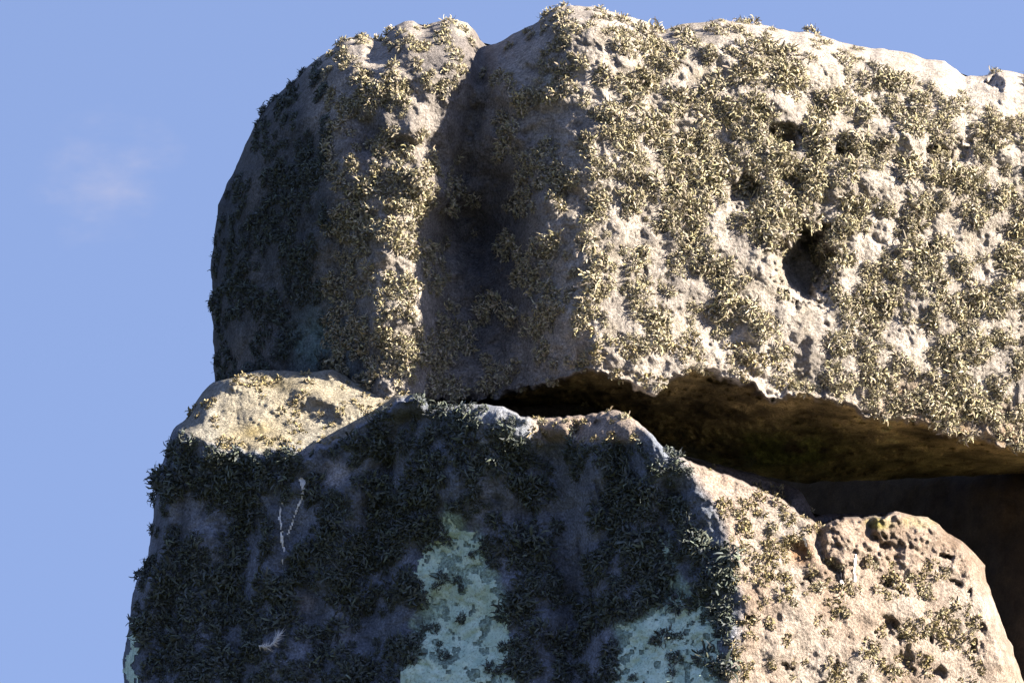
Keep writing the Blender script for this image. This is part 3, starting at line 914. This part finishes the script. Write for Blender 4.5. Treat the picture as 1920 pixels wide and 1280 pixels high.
def tuft_proto(n, spread, length, width, curl, seed, base):
    """A compact shrubby tuft: short flat straps curling out of a little cushion."""
    r = np.random.default_rng(seed)
    V, F, C = [], [], []
    base = np.array(base)
    seg = 3
    for s in range(n):
        az = r.uniform(0, 2 * math.pi)
        q = r.uniform(0, 1) ** 0.55
        th = math.radians(min(100, 12 + 78 * q + r.normal(0, 16)))
        dirn = np.array([math.cos(az) * math.sin(th), math.sin(az) * math.sin(th), math.cos(th)])
        p = np.array([math.cos(az) * q * spread, math.sin(az) * q * spread, 0.55 * spread * (1 - q * q)])
        L = length * min(1.6, math.exp(r.normal(-0.05, 0.30)))
        w = width * math.exp(r.normal(0, 0.2))
        side = np.cross(dirn, r.normal(0, 1, 3)); side /= np.linalg.norm(side)
        # each strap curls steadily one way, a hook or a C
        ax = np.cross(dirn, r.normal(0, 1, 3)); ax /= np.linalg.norm(ax)
        ang = curl * r.uniform(0.35, 1.25) / seg
        c = base * math.exp(r.normal(0, 0.22)) * np.array([1, r.uniform(0.95, 1.05), r.uniform(0.8, 1.18)])
        b0 = len(V)
        for k in range(seg + 1):
            f = k / seg
            ww = w * (0.8 + 0.35 * math.sin(math.pi * min(1, f * 1.1))) if k < seg else w * 0.5
            V.append(p + side * ww * 0.5); V.append(p - side * ww * 0.5)
            C.extend([c * (0.6 + 0.6 * f)] * 2)
            p = p + dirn * L / seg
            dirn = dirn * math.cos(ang) + np.cross(ax, dirn) * math.sin(ang)
            dirn = dirn / np.linalg.norm(dirn)
            side = side + r.normal(0, 0.22, 3)
            side = side - dirn * np.dot(side, dirn); side = side / np.linalg.norm(side)
        for k in range(seg):
            i0 = b0 + k * 2
            F.append((i0, i0 + 1, i0 + 3)); F.append((i0, i0 + 3, i0 + 2))
    return np.array(V), np.array(F), np.array(C)


KINDS = {}
KINDS['shrub'] = [tuft_proto(76, 0.016, 0.0175, 0.0028, 3.2, 100 + k, (0.287, 0.261, 0.192)) for k in range(12)]
KINDS['knob'] = [tuft_proto(56, 0.013, 0.014, 0.0031, 2.9, 200 + k, (0.285, 0.258, 0.185)) for k in range(8)]
KINDS['fine'] = [tuft_proto(34, 0.011, 0.010, 0.0034, 2.6, 300 + k, (0.240, 0.205, 0.125)) for k in range(8)]
KINDS['shade_shrub'] = [tuft_proto(76, 0.016, 0.0185, 0.0031, 3.2, 400 + k, (0.078, 0.092, 0.086)) for k in range(12)]  # darker copy of the shrub tufts for shaded faces, shade put into its colour
PROTO_MESH = {k: [mesh_from("lichen_tuft_" + k, v, f, c) for v, f, c in lst] for k, lst in KINDS.items()}


def scatter(stone, dmap, kind_of, n_try, seed, spacing):
    r = np.random.default_rng(seed)
    x = r.uniform(200, 2120, n_try); y = r.uniform(0, 1400, n_try)
    den = np.where((x > 1925) | (y > 1285), 4.5, density(dmap, x, y))
    cl = fbm(np.stack([x / 34, y / 38, 0 * x + seed], -1), 4, 0.65, seed) * 2.0 + 0.5
    # density -> threshold on clumping noise: patches and bare rock between them
    acc = smooth(-0.09, 0.09, den / 8.8 - (1 - cl) * 1.0 - 0.015)
    keep = r.uniform(0, 1, n_try) < acc
    keep &= den > 0.3
    x, y, den, cl = x[keep], y[keep], den[keep], cl[keep]
    # thin to a minimum spacing
    cellsz = 11.5
    sp = np.array([spacing(a, b) for a, b in zip(x, y)])
    occ = {}
    pick = []
    for k in range(len(x)):
        ci, cj = int(x[k] / cellsz), int(y[k] / cellsz)
        bad = False
        for a in (-1, 0, 1):
            for b in (-1, 0, 1):
                for o in occ.get((ci + a, cj + b), ()):
                    if (x[o] - x[k]) ** 2 + (y[o] - y[k]) ** 2 < sp[k] ** 2:
                        bad = True
        if not bad:
            occ.setdefault((ci, cj), []).append(k)
            pick.append(k)
    pick = np.array(pick)
    x, y, den = x[pick], y[pick], den[pick]
    i, j = stone.lookup(x, y)
    ok = stone.use[i, j] & ~stone.edge[i, j]
    x, y, den, i, j = x[ok], y[ok], den[ok], i[ok], j[ok]
    items = []
    for k in range(len(x)):
        P, N = stone.P[i[k], j[k]], stone.N[i[k], j[k]]
        kd, s = kind_of(x[k], y[k], den[k], r)
        if kd is None:
            continue
        n = N + np.array([0, -0.15, -0.18]) + r.normal(0, 0.18, 3)
        n /= np.linalg.norm(n)
        t = np.cross(n, r.normal(0, 1, 3)); t /= np.linalg.norm(t)
        b = np.cross(n, t)
        items.append((kd, int(r.integers(len(KINDS[kd]))), s, P - N * 0.002, np.stack([t, b, n], 1)))
    return items


def place(stone, items, n_single):
    order = sorted(range(len(items)), key=lambda k: -items[k][2] * (1.0 if 'shrub' in items[k][0] else 0.55))
    big = order[:n_single]
    for k in big:
        kd, v, s, P, R = items[k]
        o = bpy.data.objects.new("lichen_tuft", PROTO_MESH[kd][v])
        COL.objects.link(o)
        m = Matrix([list(R[0] * s) + [P[0]], list(R[1] * s) + [P[1]], list(R[2] * s) + [P[2]], [0, 0, 0, 1]])
        o.parent = stone.obj
        o.matrix_basis = m
    Vs, Fs, Cs, off = [], [], [], 0
    for k in order[n_single:]:
        kd, v, s, P, R = items[k]
        V, F, C = KINDS[kd][v]
        Vs.append(V @ R.T * s + P); Fs.append(F + off); Cs.append(C)
        off += len(V)
    o = link("lichen", mesh_from("lichen", np.concatenate(Vs), np.concatenate(Fs), np.concatenate(Cs)), M_LICHEN, stone.obj)
    o['kind'] = 'stuff'
    return len(items), off


for lst in PROTO_MESH.values():
    for me in lst:
        me.materials.append(M_LICHEN)


BARE_L = [(1520, 625, 42, 92, 4), (1475, 205, 48, 22, 35), (1665, 345, 82, 22, 8), (1905, 298, 40, 20, -10), (1432, 492, 46, 30, 40),
          (1222, 300, 16, 62, -25), (1255, 250, 14, 30, -20), (1730, 128, 110, 22, 14), (1880, 185, 60, 26, 10), (1105, 95, 40, 26, 30),
          (1068, 210, 50, 30, 10), (1310, 130, 40, 18, 10), (1370, 175, 40, 14, 5), (1345, 245, 22, 20, 0), (1080, 385, 26, 40, 0),
          (1695, 265, 34, 14, 15), (1815, 420, 40, 18, 30), (1850, 520, 30, 22, 0), (1700, 640, 40, 26, 20), (1590, 510, 22, 18, 0),
          (1160, 600, 26, 26, 0), (1290, 520, 16, 50, -10), (1275, 590, 20, 40, 0), (860, 230, 30, 60, 10), (900, 230, 24, 90, 8),
          (640, 265, 22, 30, 0), (880, 480, 46, 50, 0), (930, 640, 40, 40, 0), (1600, 690, 26, 22, 0), (1880, 660, 26, 20, 0)]


def kind_lintel(x, y, den, r):
    if y > lin(x, LIP) - 4:
        return None, 0
    for bx, by, ax, ay, ro in BARE_L:
        co, si = math.cos(math.radians(ro)), math.sin(math.radians(ro))
        u = ((x - bx) * co + (y - by) * si) / ax
        v = ((y - by) * co - (x - bx) * si) / ay
        if u * u + v * v < 1 + r.normal(0, 0.25):
            return None, 0
    if x > 1060:
        if y > lin(x, LIP) - 70 and x < 1480:
            return ('fine', r.uniform(0.8, 1.3)) if r.random() < .7 else ('shrub', r.uniform(0.55, 0.8))
        return 'shrub', min(1.45, 0.84 * math.exp(r.normal(0, 0.34))) * (0.75 + den / 20)
    if x > 610:
        return ('knob', r.uniform(0.7, 1.25)) if r.random() < 0.7 else ('shrub', r.uniform(0.5, 0.85))
    return 'shade_shrub', r.uniform(0.55, 1.1)


BARE = [(568, 908, 24), (560, 945, 22), (545, 985, 22), (530, 960, 20), (526, 1000, 22), (530, 1035, 22), (628, 885, 36), (508, 1204, 24),
        (572, 1130, 26), (1603, 1065, 14), (1578, 1080, 10), (1585, 1020, 26), (1080, 1000, 24), (1075, 1080, 26)]


def kind_upright(x, y, den, r):
    if (inside(np.array([x]), np.array([y]), C_A)[0] or inside(np.array([x]), np.array([y]), C_B)[0]) and r.random() < 0.74:
        return None, 0
    for bx, by, br in BARE:
        if (x - bx) ** 2 + (y - by) ** 2 < br * br:
            return None, 0
    c = lin(y, CORNER)
    if x > c + 5 or (x > 985 and y < 830):
        if x > c + 5 and y > 840 and r.random() < 0.25:
            return None, 0
        return ('fine', r.uniform(0.5, 1.1)) if r.random() < 0.85 else ('knob', r.uniform(0.5, 0.8))
    if y < lin(x, [(200, 800), (340, 812), (430, 850), (600, 845), (680, 800), (735, 762), (800, 735)]):
        return 'fine', r.uniform(0.6, 1.1)
    return 'shade_shrub', min(1.5, 0.90 * math.exp(r.normal(0, 0.34))) * (0.75 + den / 20)


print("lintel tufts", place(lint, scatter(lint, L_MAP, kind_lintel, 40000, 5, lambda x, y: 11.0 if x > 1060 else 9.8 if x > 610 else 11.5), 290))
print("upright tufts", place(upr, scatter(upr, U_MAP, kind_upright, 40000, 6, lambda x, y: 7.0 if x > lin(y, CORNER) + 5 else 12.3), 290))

# ================================================================== FEATHER
fm, ft, fb = new_mat("white_down", 0.8)
fb.inputs['Base Color'].default_value = (0.72, 0.70, 0.66, 1)
fi, fj = upr.lookup(np.array([512.0]), np.array([1206.0]))
FP = upr.P[fi[0], fj[0]] + upr.origin + upr.N[fi[0], fj[0]] * 0.022
V, F = [], []
rf = np.random.default_rng(5)
shaft = [np.array([-0.036, 0, -0.006]), np.array([-0.016, -0.004, -0.010]), np.array([0.004, -0.006, 0.0]), np.array([0.018, -0.004, 0.022])]


def sliver(a, b, w):
    dv = b - a
    s = np.cross(dv, np.array([0.1, 1, 0.2])); s /= np.linalg.norm(s)
    u = np.cross(s, dv / np.linalg.norm(dv))
    k = len(V)
    V.extend([a + s * w, a - s * w * 0.5 + u * w, a - s * w * 0.5 - u * w, b])
    F.extend([(k, k + 1, k + 3), (k + 1, k + 2, k + 3), (k + 2, k, k + 3)])


for k in range(3):
    sliver(shaft[k], shaft[k + 1], 0.0012)
    for m_ in range(40):
        p = shaft[k] + (shaft[k + 1] - shaft[k]) * rf.uniform(0, 1)
        dv = rf.normal(0, 1, 3); dv /= np.linalg.norm(dv)
        dv = dv + (shaft[k + 1] - shaft[k]) / np.linalg.norm(shaft[k + 1] - shaft[k]) * 0.8
        sliver(p, p + dv * rf.uniform(0.010, 0.022), 0.0012)
tag(link("feather", mesh_from("feather", np.array(V), np.array(F)), fm, None, FP),
    "small white downy feather caught on the shaded face of the upright stone", "feather")
